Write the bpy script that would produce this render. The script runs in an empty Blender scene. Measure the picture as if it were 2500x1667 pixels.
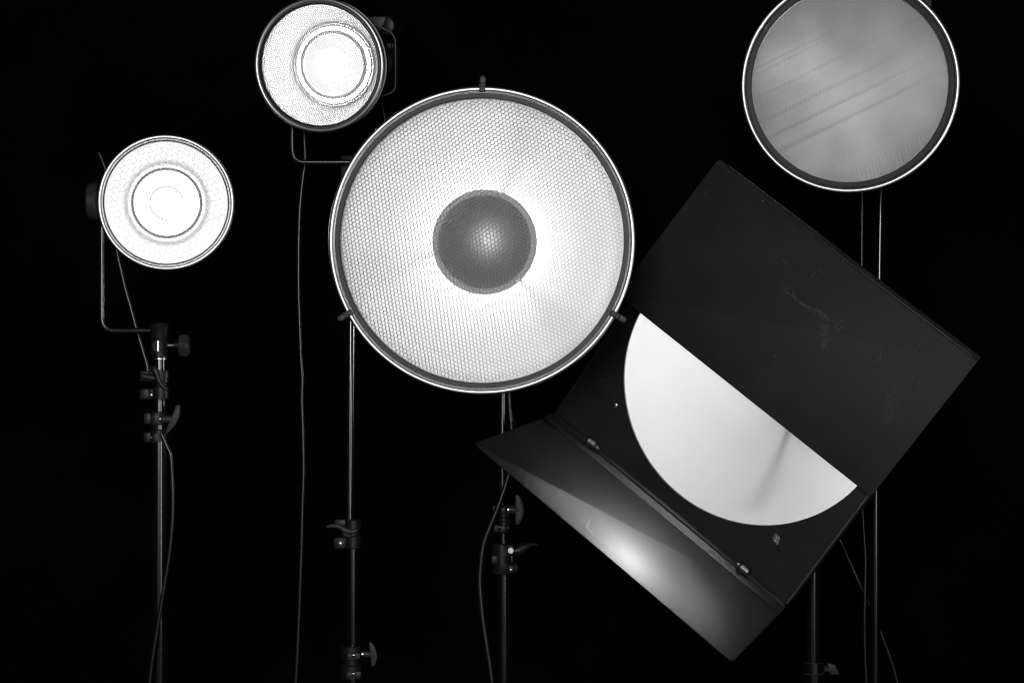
import bpy, bmesh, math, random
import numpy as np
from mathutils import Vector, Matrix
random.seed(7); rng = np.random.default_rng(7)
C = bpy.context.scene.collection
PI = math.pi
K = 0.00075            # metres for one unit of the drawing at the plane of the lamps
ZC = 1.5               # height of the camera
CD = 3.75              # camera distance to that plane

# ------------------------------------------------------------------ camera, world, lights, exposure
cam = bpy.data.cameras.new('camera'); camo = bpy.data.objects.new('camera', cam); C.objects.link(camo)
camo.location = (0, -CD, ZC); camo.rotation_euler = (PI/2, 0, 0)
cam.sensor_width = 36; cam.lens = 72.0; cam.clip_end = 100; cam.clip_start = 0.05
sc = bpy.context.scene
sc.camera = camo
w = bpy.data.worlds.new('World'); sc.world = w; w.use_nodes = True
w.node_tree.nodes['Background'].inputs[0].default_value = (1, 1, 1, 1)
w.node_tree.nodes['Background'].inputs[1].default_value = 0.0015
sc.view_settings.view_transform = 'Standard'; sc.view_settings.look = 'None'
sc.view_settings.exposure = 0; sc.view_settings.gamma = 1; sc.view_settings.use_curve_mapping = False
sc.render.engine = 'CYCLES'
sc.cycles.use_denoising = True
sc.cycles.max_bounces = 8; sc.cycles.diffuse_bounces = 4; sc.cycles.glossy_bounces = 4
sc.cycles.sample_clamp_indirect = 3.0; sc.cycles.filter_width = 1.3
sc.cycles.caustics_reflective = False; sc.cycles.caustics_refractive = False

def area_light(name, loc, target, sx, sy, power):
    l = bpy.data.lights.new(name, 'AREA'); l.shape = 'RECTANGLE'; l.size = sx; l.size_y = sy; l.energy = power
    o = bpy.data.objects.new(name, l); C.objects.link(o); o.location = loc
    d = Vector(target) - Vector(loc); o.rotation_euler = d.to_track_quat('-Z', 'Y').to_euler()
    return o
area_light('key_softbox', (-0.25, -4.3, 1.85), (0, 0, 1.45), 0.55, 0.8, 40)
area_light('added_side_fill', (1.9, -3.3, 1.2), (0.6, 0, 1.4), 0.5, 1.0, 9)  # added low fill that brightens the front plate and tray side

# ------------------------------------------------------------------ materials
def mat(name, base=0.5, rough=0.5, metal=0.0, spec=0.5, emit=0.0, var=0.0, vscale=8.0, bump=0.0, bscale=60.0, rvar=0.0):
    m = bpy.data.materials.new(name); m.use_nodes = True
    nt = m.node_tree; b = nt.nodes['Principled BSDF']
    b.inputs['Base Color'].default_value = (base, base, base, 1)
    b.inputs['Roughness'].default_value = rough; b.inputs['Metallic'].default_value = metal
    b.inputs['Specular IOR Level'].default_value = spec
    if emit:
        b.inputs['Emission Color'].default_value = (1, 1, 1, 1); b.inputs['Emission Strength'].default_value = emit
    tc = nt.nodes.new('ShaderNodeTexCoord')
    if var or rvar:
        n = nt.nodes.new('ShaderNodeTexNoise'); n.inputs['Scale'].default_value = vscale; n.inputs['Detail'].default_value = 6
        nt.links.new(tc.outputs['Object'], n.inputs['Vector'])
        if var:
            r = nt.nodes.new('ShaderNodeMapRange'); r.inputs['From Min'].default_value = 0.3; r.inputs['From Max'].default_value = 0.75
            r.inputs['To Min'].default_value = base*(1-var); r.inputs['To Max'].default_value = base*(1+var)
            nt.links.new(n.outputs['Fac'], r.inputs['Value']); nt.links.new(r.outputs['Result'], b.inputs['Base Color'])
        if rvar:
            r = nt.nodes.new('ShaderNodeMapRange'); r.inputs['From Min'].default_value = 0.3; r.inputs['From Max'].default_value = 0.75
            r.inputs['To Min'].default_value = rough-rvar; r.inputs['To Max'].default_value = rough+rvar
            nt.links.new(n.outputs['Fac'], r.inputs['Value']); nt.links.new(r.outputs['Result'], b.inputs['Roughness'])
    if bump:
        n = nt.nodes.new('ShaderNodeTexNoise'); n.inputs['Scale'].default_value = bscale; n.inputs['Detail'].default_value = 4
        nt.links.new(tc.outputs['Object'], n.inputs['Vector'])
        bp = nt.nodes.new('ShaderNodeBump'); bp.inputs['Strength'].default_value = bump; bp.inputs['Distance'].default_value = 0.002
        nt.links.new(n.outputs['Fac'], bp.inputs['Height']); nt.links.new(bp.outputs['Normal'], b.inputs['Normal'])
    return m

M = dict(
    rim=mat('polished_aluminium', 0.88, 0.36, 1.0, bump=0.05, bscale=30, rvar=0.05, vscale=25),
    chrome=mat('chrome', 0.9, 0.32, 1.0, rvar=0.05, vscale=80),
    foil=mat('honeycomb_foil', 0.50, 0.5, 0.2),
    fine_foil=mat('fine_honeycomb_foil', 0.85, 0.45, 0.25),
    ring=mat('grey_anodised_ring', 0.13, 0.5, 0.0, 0.4, var=0.15, vscale=20),
    dark_ring=mat('dark_grid_ring', 0.05, 0.45, 0.0, 0.5, var=0.25, vscale=30),
    channel=mat('dull_channel_metal', 0.025, 0.4, 0.6, var=0.4, vscale=60),
    white=mat('white_reflector_enamel', 0.86, 0.6, 0.0, 0.3),
    silver=mat('silver_reflector_lining', 0.86, 0.42, 0.6, bump=0.12, bscale=45),
    shell=mat('silver_outer_shell', 0.5, 0.4, 0.8, var=0.1),
    deflector=mat('deflector_aluminium', 0.36, 0.36, 0.9, var=0.06, vscale=20),
    deflector_edge=mat('deflector_white_edge', 0.72, 0.6, 0.0),
    black=mat('black_painted_metal', 0.010, 0.28, 0.0, 0.6, rvar=0.06, vscale=60),
    pole=mat('black_anodised_tube', 0.14, 0.2, 0.95, 0.6, rvar=0.012, vscale=10),
    guard=mat('worn_grey_metal', 0.14, 0.4, 0.3, 0.5),
    rod=mat('black_bent_rod', 0.14, 0.26, 0.85, 0.6),
    plastic=mat('black_moulded_plastic', 0.022, 0.42, 0.0, 0.5, var=0.2, vscale=50),
    greyplastic=mat('dark_grey_plastic', 0.065, 0.45, 0.0, 0.5, var=0.15, vscale=40),
    cable=mat('black_rubber_cable', 0.10, 0.3, 0.8, 0.5, bump=0.12, bscale=120),
    cloth=mat('black_backdrop_cloth', 0.006, 0.95, 0.0, 0.05, var=0.5, vscale=2.5, bump=0.3, bscale=6),
    floor=mat('black_studio_floor', 0.01, 0.7, 0.0, 0.2, var=0.4, vscale=3),
    glow=mat('glowing_frosted_glass', 0.9, 0.4, emit=6.3),
    soft_glow=mat('dim_frosted_glass', 0.8, 0.4, emit=0.7, bump=0.1, bscale=50),
    ringglow=mat('ring_tube_glow', 0.9, 0.4, emit=95.0),
    core=mat('flash_tube_glow', 0.9, 0.4, emit=12.0),
    tubeline=mat('glass_tube_edge', 0.03, 0.3, emit=0.5),
    black_line=mat('black_ring_metal', 0.01, 0.5),
)

# ------------------------------------------------------------------ mesh helpers
class MB:
    def __init__(s): s.v = []; s.f = []
    def add(s, vs, fs):
        o = len(s.v); s.v += [tuple(p) for p in vs]; s.f += [tuple(i+o for i in f) for f in fs]; return s
    def revolve(s, prof, n=96, axis='z', c=(0, 0, 0), closed=False, a0=0.0, a1=2*PI):
        """prof: (r, t) pairs, t along the axis"""
        full = abs(a1-a0-2*PI) < 1e-6; m = n if full else n+1
        vs = []
        for i in range(m):
            a = a0+(a1-a0)*i/n
            for r, t in prof:
                x, y = r*math.cos(a), r*math.sin(a)
                p = {'z': (x, y, t), 'y': (y, t, x), 'x': (t, x, y)}[axis]
                vs.append((p[0]+c[0], p[1]+c[1], p[2]+c[2]))
        k = len(prof); fs = []
        for i in range(n):
            i2 = (i+1) % m
            for j in range(k if closed else k-1):
                j2 = (j+1) % k
                fs.append((i*k+j, i2*k+j, i2*k+j2, i*k+j2))
        return s.add(vs, fs)
    def torus(s, R, r, z=0, n=160, m=14, axis='z', c=(0, 0, 0), a0=0.0, a1=2*PI):
        return s.revolve([(R+r*math.cos(2*PI*j/m), z+r*math.sin(2*PI*j/m)) for j in range(m)], n, axis, c, True, a0, a1)
    def cyl(s, c0, c1, r0, r1=None, n=24, bev=0.0):
        r1 = r0 if r1 is None else r1
        c0, c1 = Vector(c0), Vector(c1); d = (c1-c0); L = d.length; d.normalize()
        e = d.orthogonal().normalized(); g = d.cross(e)
        pr = [(0, 0), (r0-bev, 0), (r0, bev), (r1, L-bev), (r1-bev, L), (0, L)] if bev else [(0, 0), (r0, 0), (r1, L), (0, L)]
        vs = []
        for i in range(n):
            a = 2*PI*i/n; q = e*math.cos(a)+g*math.sin(a)
            for r, t in pr: vs.append(c0+d*t+q*r)
        k = len(pr); fs = []
        for i in range(n):
            i2 = (i+1) % n
            for j in range(k-1):
                if j == 0: fs.append((i*k+1, i2*k+1, i*k))
                elif j == k-2: fs.append((i*k+j, i2*k+j, i*k+j+1))
                else: fs.append((i*k+j, i2*k+j, i2*k+j+1, i*k+j+1))
        return s.add(vs, fs)
    def tube(s, pts, r, n=12, flat=1.0, sub=6, smooth=True, up=(0.01, 0.02, 1)):
        P = [Vector(p) for p in pts]
        rr = list(r) if hasattr(r, '__len__') else [r]*len(P)
        if smooth and len(P) > 2:
            Q = []; R2 = []
            for i in range(len(P)-1):
                a = P[i-1] if i else P[0]*2-P[1]; b, c = P[i], P[i+1]
                d = P[i+2] if i+2 < len(P) else P[-1]*2-P[-2]
                for j in range(sub):
                    t = j/sub
                    Q.append(0.5*((2*b)+(c-a)*t+(2*a-5*b+4*c-d)*t*t+(3*b-a-3*c+d)*t**3)); R2.append(rr[i]*(1-t)+rr[i+1]*t)
            Q.append(P[-1]); R2.append(rr[-1]); P = Q; rr = R2
        vs = []; h = None
        for i, p in enumerate(P):
            d = (P[min(i+1, len(P)-1)]-P[max(i-1, 0)]).normalized()
            if h is None:
                g = d.cross(Vector(up)); g = g.normalized() if g.length > 1e-3 else d.orthogonal().normalized()
                h = g.cross(d).normalized()
            else:
                h = (h-d*h.dot(d)).normalized(); g = d.cross(h)
            for j in range(n):
                a = 2*PI*j/n; vs.append(p+(g*math.cos(a)+h*math.sin(a)*flat)*rr[i])
        fs = [(i*n+j, i*n+(j+1) % n, (i+1)*n+(j+1) % n, (i+1)*n+j) for i in range(len(P)-1) for j in range(n)]
        fs.append(tuple(range(n))[::-1]); fs.append(tuple((len(P)-1)*n+j for j in range(n)))
        return s.add(vs, fs)
    def box(s, x0, x1, y0, y1, z0, z1, bev=0.0, xf=None):
        bm = bmesh.new(); bmesh.ops.create_cube(bm, size=1)
        for v in bm.verts:
            v.co = Vector(((x0+x1)/2+v.co.x*(x1-x0), (y0+y1)/2+v.co.y*(y1-y0), (z0+z1)/2+v.co.z*(z1-z0)))
        if bev: bmesh.ops.bevel(bm, geom=bm.edges[:], offset=bev, segments=2, affect='EDGES', profile=0.5)
        bm.verts.index_update()
        vs = [v.co.copy() for v in bm.verts]
        if xf: vs = [xf(v) for v in vs]
        r = s.add(vs, [[v.index for v in f.verts] for f in bm.faces]); bm.free(); return r
    def prism(s, outline, z0, z1, bev=0.0, xf=None):
        bm = bmesh.new(); vs = [bm.verts.new((x, y, z0)) for x, y in outline]
        f = bm.faces.new(vs); r = bmesh.ops.extrude_face_region(bm, geom=[f])
        for e in r['geom']:
            if isinstance(e, bmesh.types.BMVert): e.co.z = z1
        bmesh.ops.recalc_face_normals(bm, faces=bm.faces[:])
        if bev:
            bmesh.ops.bevel(bm, geom=[e for e in bm.edges if abs(e.verts[0].co.z-e.verts[1].co.z) < 1e-9], offset=bev, segments=2, affect='EDGES', profile=0.5)
        bm.verts.index_update()
        vs = [v.co.copy() for v in bm.verts]
        if xf: vs = [xf(v) for v in vs]
        r = s.add(vs, [[v.index for v in f.verts] for f in bm.faces]); bm.free(); return r
    def build(s, name, m, parent=None, scale=K, flat=False, fix=True):
        me = bpy.data.meshes.new(name)
        me.from_pydata([(x*scale, y*scale, z*scale) for x, y, z in s.v], [], s.f); me.update()
        if fix:
            bm = bmesh.new(); bm.from_mesh(me); bmesh.ops.recalc_face_normals(bm, faces=bm.faces[:]); bm.to_mesh(me); bm.free()
        if not flat:
            me.shade_smooth(); me.set_sharp_from_angle(angle=math.radians(38))
        me.materials.append(m)
        o = bpy.data.objects.new(name, me); C.objects.link(o)
        if parent is not None: o.parent = parent
        return o

def thing(name, label, cat, loc, rot=(0, 0, 0), group=None):
    o = bpy.data.objects.new(name, None); C.objects.link(o); o.location = loc; o.rotation_euler = rot
    o['label'] = label; o['category'] = cat
    if group: o['group'] = group
    o.empty_display_size = 0.05
    return o
def at(px, py, Y):
    s = (CD+Y)/CD*K
    return Vector(((px-1250)*s, Y, ZC+(833.5-py)*s))

def local_of(p, rot, scale, c):
    from mathutils import Euler
    Rinv = Euler(rot).to_matrix().transposed()
    def f(px, py, back):      # a point 'back' units behind the rim of a lamp, in that lamp's own units
        return (Rinv@(at(px, py, c+back*K)-p))/(K*scale)
    return f

def hexgrid(R, pitch, z0, z1, wall, ang, tilt=None, edge=0.45):
    """open honeycomb: every cell a six-walled tube; front at z1, back at z0"""
    a = math.radians(ang); e1 = np.array([math.cos(a), math.sin(a)])*pitch
    e2 = np.array([math.cos(a+PI/3), math.sin(a+PI/3)])*pitch
    n = int(R/pitch*1.3)+2
    I, J = np.meshgrid(np.arange(-n, n+1), np.arange(-n, n+1)); I = I.ravel(); J = J.ravel()
    P = I[:, None]*e1+J[:, None]*e2
    P = P[np.hypot(P[:, 0], P[:, 1]) < R-pitch*edge]
    N = len(P); ro = pitch/math.sqrt(3); ri = ro-wall
    th = a+PI/6+np.arange(6)*PI/3; H = np.stack([np.cos(th), np.sin(th)], 1)
    def warp(x, y):            # a soft waviness of the foil shared by neighbouring cells
        return np.stack([0.10*pitch*np.sin(x/37.0+y/53.0), 0.12*pitch*np.sin(y/41.0-x/29.0)], -1)
    V = np.zeros((N, 24, 3))
    for k, (r, z) in enumerate([(ro*0.999, z1), (ri, z1), (ri, z0), (ro*0.999, z0)]):
        xy = P[:, None, :]+H[None]*r
        w0 = warp(xy[..., 0], xy[..., 1])
        if z == z0 and tilt is not None: w0 = w0+tilt(P)[:, None, :]*(z0-z1)
        V[:, k*6:(k+1)*6, :2] = xy+w0; V[:, k*6:(k+1)*6, 2] = z
    q = []
    for k in range(3):
        for j in range(6):
            j2 = (j+1) % 6; q.append((k*6+j, (k+1)*6+j, (k+1)*6+j2, k*6+j2))
    q = np.array(q); F = (np.arange(N)[:, None, None]*24+q[None]).reshape(-1, 4)
    return V.reshape(-1, 3), F
def build_np(name, V, F, m, parent):
    me = bpy.data.meshes.new(name)
    me.vertices.add(len(V)); me.vertices.foreach_set('co', (V*K).astype(np.float32).ravel())
    me.loops.add(F.size); me.loops.foreach_set('vertex_index', F.astype(np.int32).ravel())
    me.polygons.add(len(F)); me.polygons.foreach_set('loop_start', np.arange(0, F.size, 4, dtype=np.int32))
    me.update(calc_edges=True); me.validate()
    me.materials.append(m)
    o = bpy.data.objects.new(name, me); C.objects.link(o); o.parent = parent
    return o

# ------------------------------------------------------------------ setting
def cloth(x0, x1, y, z0, z1, seed):
    r = random.Random(seed); ph = [(r.uniform(2, 9), r.uniform(0, 6), r.uniform(.004, .016)) for _ in range(5)]
    n = 160; vs = []
    for i in range(n+1):
        x = x0+(x1-x0)*i/n; d = sum(a*math.sin(x*f+p) for f, p, a in ph)
        for z in (z0, (z0+z1)/2, z1): vs.append((x, y+d*(1.2 if z < z1 else .7), z))
    vs += [(a, b+.01, c) for a, b, c in vs]
    k = 3*(n+1); fs = []
    for i in range(n):
        for j in range(2):
            fs.append((i*3+j, i*3+j+1, (i+1)*3+j+1, (i+1)*3+j)); fs.append((k+i*3+j, k+(i+1)*3+j, k+(i+1)*3+j+1, k+i*3+j+1))
    for i in range(n):
        fs.append((i*3, (i+1)*3, k+(i+1)*3, k+i*3)); fs.append((i*3+2, k+i*3+2, k+(i+1)*3+2, (i+1)*3+2))
    for i in (0, n):
        for j in range(2): fs.append((i*3+j, k+i*3+j, k+i*3+j+1, i*3+j+1))
    mb = MB(); mb.add(vs, fs); return mb
bd = cloth(-6.5, 6.5, 2.6, 0.02, 5.0, 1).build('backdrop', M['cloth'], scale=1); bd['kind'] = 'structure'
fl = MB().box(-6.6, 6.6, -5.0, 3.0, -0.05, 0.0).build('floor', M['floor'], scale=1); fl['kind'] = 'structure'

# ------------------------------------------------------------------ lamp heads
GL = 'studio lamps aimed at the camera'
def rim_parts(t, R, lip, z=0.0, groove=True):
    mb = MB(); mb.revolve([(R-lip+lip*math.cos(2*PI*j/24), z+lip*.65*math.sin(2*PI*j/24)) for j in range(24)], 220, closed=True)
    mb.build('rim', M['rim'], t)

# ---- left lamp
Y1 = 0.0
def lamp_left():
    p = at(406, 495, Y1)
    t = thing('studio_lamp', 'glaring small round lamp at the far left with a coarse honeycomb over its frosted disc', 'studio lamp', p, (math.radians(90+3.3), 0, math.radians(9)), GL)
    rim_parts(t, 166, 5.8)
    MB().revolve([(158, -4), (152, -3), (149, -6), (149, -20), (158, -20)], 160, closed=True).build('grid_ring', M['dark_ring'], t)
    MB().torus(154.5, 2.0, -1, n=180).build('spring_ring', M['chrome'], t)
    prof = [(156, -8), (150, -22), (140, -50), (124, -84), (104, -112), (89.5, -124)]
    MB().revolve(prof+[(r+5, z-5) for r, z in prof[::-1]], 128, closed=True).build('reflector', M['white'], t)
    MB().revolve([(160, -6), (158, -40), (150, -80), (120, -118), (96, -140), (92, -136), (115, -114), (146, -78), (154, -38), (157, -8)], 96, closed=True).build('outer_shell', M['black'], t)
    V, F = hexgrid(149, 16, -13, -9, 0.3, 20)
    build_np('honeycomb_grid', V, F, M['white'], t)
    mb = MB(); mb.torus(88, 1.4, -112, n=120, m=8); mb.torus(81, 1.2, -109, n=120, m=8)
    n = 44
    for i in range(n):          # the zigzag wire of the bulb cage
        a, b = 2*PI*i/n, 2*PI*(i+.5)/n; c = 2*PI*(i+1)/n
        mb.tube([(88*math.cos(a), 88*math.sin(a), -112), (81*math.cos(b), 81*math.sin(b), -109), (88*math.cos(c), 88*math.sin(c), -112)], .55, n=5, smooth=False)
    mb.build('wire_cage', M['rim'], t)
    MB().revolve([(88, -113), (83, -112), (83, -117), (88, -119)], 96, closed=True).build('bulb_socket_ring', M['ring'], t)
    dome = [(0, -86)]+[(80*math.sin(a*PI/180), -122+36*math.cos(a*PI/180)) for a in range(8, 91, 6)]
    g = MB().revolve(dome+[(80, -126), (0, -126)], 96).build('frosted_glass', M['glow'], t)
    MB().torus(41, 2.4, -89.5, n=60, m=8, a0=math.radians(15), a1=math.radians(275)).build('glass_moulding', M['tubeline'], t)
    MB().cyl((0, 0, -140), (0, 0, -420), 92, 88, 64, 8).build('housing', M['black'], t)
    # pivot knob and the one-armed yoke, which move with the head
    Lp = local_of(p, t.rotation_euler, 1, Y1)
    k = MB(); k.cyl(Lp(216, 491, 225), Lp(241, 491, 225), 48, 48, 40, 5); k.cyl(Lp(241, 491, 225), Lp(330, 493, 225), 12, 12, 20); k.build('tilt_knob', M['greyplastic'], t)
    y = MB(); y.tube([Lp(x, yy, 225) for x, yy in ((250, 470), (249, 560), (249, 700), (249, 772), (251, 788), (258, 800), (270, 806), (284, 807), (340, 807), (396, 806))], 7.2, n=16, sub=5)
    y.build('yoke', M['rod'], t)
    return t
lamp_left()

# ---- lamp at the top, left of the middle
Y2 = 0.15
def lamp_top():
    p = at(778, 160, Y2); s = (CD+Y2)/CD
    t = thing('studio_lamp', 'glaring round lamp near the top with fine honeycomb and two dotted dark rings inside', 'studio lamp', p, (math.radians(90+8), 0, math.radians(-10)), GL)
    t.scale = (s,)*3
    rim_parts(t, 164, 6.0)
    MB().torus(155.5, 1.8, -4, n=180).build('spring_ring', M['chrome'], t)
    MB().revolve([(157, -6), (148, -4), (146, -8), (146, -34), (157, -34)], 160, closed=True).build('grid_ring', M['dark_ring'], t)
    V, F = hexgrid(147, 5.2, -15, -9, 0.40, 8)
    build_np('honeycomb_grid', V, F, mat('pale_honeycomb_foil', .8, .5, .1), t)
    prof = [(157, -30), (152, -60), (142, -95), (126, -128), (104, -148), (84, -152)]
    MB().revolve(prof+[(r+5, z-5) for r, z in prof[::-1]], 128, closed=True).build('reflector', M['white'], t)
    MB().revolve([(160, -6), (160, -60), (150, -105), (130, -140), (98, -166), (95, -160), (125, -134), (145, -102), (157, -58), (157, -8)], 96, closed=True).build('outer_shell', M['black'], t)
    mb = MB(); mb.torus(104.5, 3.6, -146, n=140, m=8); mb.torus(98, 2.6, -142, n=140, m=8); mb.build('outer_dark_ring', M['black_line'], t)
    MB().torus(90, 3.2, -150, n=120, m=10).build('ring_tube', M['ringglow'], t)
    MB().torus(82, 4.6, -138, n=140, m=8).build('inner_dark_ring', M['black_line'], t)
    MB().revolve([(0, -128), (30, -129), (55, -133), (72, -139), (80, -146), (80, -156), (0, -156)], 96).build('frosted_glass', M['soft_glow'], t)
    mb = MB(); mb.revolve([(0, -96)]+[(30*math.sin(a*PI/180), -128+32*math.cos(a*PI/180)) for a in range(10, 91, 10)]+[(0, -130)], 48); mb.build('flash_tube', M['core'], t)
    MB().torus(44, 1.0, -128, n=60, m=8, a0=math.radians(-100), a1=math.radians(130)).build('glass_moulding', M['tubeline'], t)
    h = MB(); h.cyl((0, 0, -160), (0, 0, -520), 88, 84, 64, 10); h.build('housing', M['greyplastic'], t)
    x = 13
    Lp = local_of(p, t.rotation_euler, s, Y2)
    def poly(pts, back): return [tuple(Lp(x, y, back))[:2] for x, y in pts]
    zc = Lp(930, 80, 330)[2]
    h = MB(); h.prism(poly([(880, 42), (946, 41), (940, 66), (930, 78), (880, 80)], 330), zc-90, zc+10, 4); h.build('control_block', M['greyplastic'], t)
    h = MB(); h.prism(poly([(948, 42), (958, 44), (967, 56), (967, 70), (957, 86), (940, 84), (936, 66)], 330), zc-110, zc+16, 3); h.build('corner_cap', M['plastic'], t)
    g = MB(); g.tube([Lp(x, y, 290) for x, y in ((905, 55), (925, 65), (945, 75), (955, 81), (962, 91), (965, 104), (965.5, 150), (965.5, 208), (963, 218), (955, 227), (940, 233), (918, 243))], 2.6, n=10)
    g.build('guard_handle', M['guard'], t)
    c = Lp(951, 156, 310); k = MB(); k.revolve([(0, c.x+8), (12, c.x+7), (21, c.x+4), (24, c.x), (24, c.x-5), (0, c.x-5)], 32, axis='x', c=(0, c.y, c.z)); k.build('tilt_knob', M['guard'], t)
    c = Lp(950, 113, 320); k = MB(); k.box(c.x-6, c.x+6, c.y-7, c.y+7, c.z-8, c.z+8, 2); k.box(c.x+8, c.x+12, c.y-6, c.y+6, c.z-8, c.z+8, 1); k.build('clamp_bolt', M['greyplastic'], t)
    y = MB(); y.tube([Lp(x, yy, 120) for x, yy in ((713.5, 298), (713.5, 340), (714, 366), (717, 380), (724, 390), (735, 395), (748, 396), (790, 396), (850, 396), (900, 396))], 6.0, n=16)
    y.build('yoke', M['rod'], t)
    return t
lamp_top()

# ---- big beauty dish in the middle
Y3 = -0.30
def dish():
    p = at(1175, 588, Y3); s = (CD+Y3)/CD
    t = thing('beauty_dish_lamp', 'largest lamp, a wide white dish with a dark round deflector under honeycomb', 'studio lamp', p, (math.radians(90+1.3), 0, math.radians(-2.9)), GL)
    t.scale = (s,)*3
    rim_parts(t, 376, 6.4)
    MB().revolve([(359, -1), (349, -1), (347.5, -3), (347.5, -38), (360, -38), (360, -2)], 220, closed=True).build('grid_ring', M['ring'], t)
    MB().torus(362, 1.3, -1.0, n=220, m=8).build('inner_lip', M['rim'], t)
    MB().revolve([(370, -8), (363, -9), (363, -14), (371, -14)], 220, closed=True).build('rim_channel', M['channel'], t)
    V, F = hexgrid(348, 10.0, -19, -4, 0.5, 38)
    build_np('honeycomb_grid', V, F, M['foil'], t)
    prof = [(372, -14), (366, -60), (345, -102), (305, -138), (250, -166), (190, -186), (130, -198), (70, -202), (0, -202)]
    MB().revolve(prof+[(max(r-2, 0) if i == 0 else r+4, z-6) for i, (r, z) in enumerate(prof[::-1])], 180).build('dish_bowl', M['white'], t)
    MB().revolve([(0, -92), (25, -93), (50, -96), (75, -101), (98, -107), (113, -113), (117, -117), (0, -117)], 96).build('deflector', M['deflector'], t)
    MB().revolve([(117, -118), (127, -117), (131, -120), (131, -126), (0, -126), (0, -118)], 96).build('deflector_plate', M['deflector_edge'], t)
    for a in (72, -48, 192):
        x, y = 124*math.cos(math.radians(a)), 124*math.sin(math.radians(a))
        q = MB(); q.cyl((x, y, -198), (x, y, -112), 3.5, 3.5, 12); q.revolve([(0, -108), (4, -109), (6, -112), (6, -115), (0, -115)], 16, c=(x, y, 0)); q.build('deflector_post', M['chrome'], t)
    for i, a in enumerate((89.5, 208.5, 331)):
        c, n = math.cos(math.radians(a)), math.sin(math.radians(a))
        xf = lambda v: Vector((v.x*c-v.y*n, v.x*n+v.y*c, v.z))
        q = MB()
        q.box(360, 379, -7.5, 7.5, 2, 9, 2.5, xf); q.box(374, 384, -8, 8, -16, 10, 2.5, xf)
        out = [(382, -7.5), (396, -7.0)]+[(397+7*math.cos(b*PI/180), 7*math.sin(b*PI/180)) for b in range(-80, 81, 20)]+[(396, 7.0), (382, 7.5)]
        q.prism(out, -16, -10, 1.5, xf)
        q.build('grid_clip', M['greyplastic'], t)
    for a in (20, 140, 260):     # the flash tube behind the deflector
        pass
    MB().torus(46, 9, -152, n=48, m=12).build('flash_tube', mat('dish_flash_tube', .9, .4, emit=DISH_E), t)
    l = bpy.data.lights.new('flash_light', 'POINT'); l.energy = DISH_P; l.shadow_soft_size = 0.03
    lo = bpy.data.objects.new('flash_light', l); C.objects.link(lo); lo.parent = t; lo.location = (-10*K, 3*K, -140*K)
    MB().cyl((0, 0, -206), (0, 0, -330), 90, 80, 48, 6).build('housing', M['black'], t)
    return t
DISH_E = 2.0; DISH_P = 4.7
dish()

# ---- lamp at the top right
Y4 = 0.35
def lamp_right():
    p = at(2075, 206, Y4); s = (CD+Y4)/CD
    t = thing('studio_lamp', 'grey unlit round lamp at the top right behind a very fine metal honeycomb', 'studio lamp', p, (math.radians(90+4.5), 0, math.radians(-7)), GL)
    t.scale = (s,)*3
    rim_parts(t, 265, 6.0)
    MB().torus(255, 1.8, -2, n=200).build('spring_ring', M['chrome'], t)
    MB().revolve([(251, -4), (240, -3), (238.5, -6), (238.5, -40), (256, -40), (256, -9)], 200, closed=True).build('grid_ring', M['dark_ring'], t)
    a = math.radians(25.5)
    offs = rng.normal(0, 1, 64)
    def tilt(P):
        v = -P[:, 0]*math.sin(a)+P[:, 1]*math.cos(a)      # bands of foil laid side by side
        u = P[:, 0]*math.cos(a)+P[:, 1]*math.sin(a)
        b = np.zeros(len(P))
        for c0, w0, g in ((137, 7, -.16), (124, 5, -.12), (100, 25, -.06), (71, 5, -.13), (40, 26, .05), (12, 6, .12), (-10, 16, .05), (-31, 5, .14), (-72, 6, .15), (-110, 30, .04), (-165, 7, .08)):
            b += 0.62*g*np.exp(-((v-c0)/w0)**2)
        st = 0.0*np.exp(-((u+178)/6)**2)
        return np.stack([-math.sin(a)*b-st*math.cos(a), math.cos(a)*b-st*math.sin(a)], 1)
    V, F = hexgrid(239, 3.7, -20, -8, 0.30, 25.5, tilt)
    build_np('honeycomb_grid', V, F, M['fine_foil'], t)
    prof = [(256, -30), (246, -70), (220, -115), (180, -155), (130, -185), (85, -200), (60, -204), (0, -204)]
    MB().revolve(prof+[(r+5 if r else 0, z-6) for r, z in prof[::-1]], 160).build('reflector', mat('satin_grey_reflector', .6, .5, .2, var=.12, vscale=9, bump=.2, bscale=20), t)
    MB().revolve([(0, -46), (80, -47), (160, -49), (240, -52), (242, -55), (240, -57), (0, -52)], 128, c=(2.5, -3, 0)).build('inner_disc', M['disc'], t)
    bm_ = mat('added_disc_backlight', .9, .4, emit=R4_P)
    for bx, by in ((-88, 58), (14, -44), (40, -150), (150, 60)):  # hidden bulbs added behind the disc to brighten it in soft patches
        MB().revolve([(0, 18)]+[(18*math.sin(a_*PI/180), 18*math.cos(a_*PI/180)) for a_ in range(15, 166, 15)]+[(0, -18)], 32, c=(bx, by, -128)).build('bulb', bm_, t)
    MB().cyl((0, 0, -214), (0, 0, -480), 96, 92, 48, 8).build('housing', M['black'], t)
    b = MB(); b.box(150, 206, 150, 260, -150, -140, 3); b.build('side_bracket', M['greyplastic'], t)
    MB().cyl((197, 198, -139), (197, 198, -132), 5, 5, 16, 1).build('bracket_bolt', M['greyplastic'], t)
    q = MB(); q.tube([(-226, 118, -2), (-216, 138, 1), (-203, 157, 1), (-190, 170, -2)], 2.6, n=10); q.tube([(-222, 112, -2), (-206, 138, 3), (-196, 152, 1)], 1.5, n=8)
    q.build('retaining_spring', M['chrome'], t)
    return t
R4_P = 40.0
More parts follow.
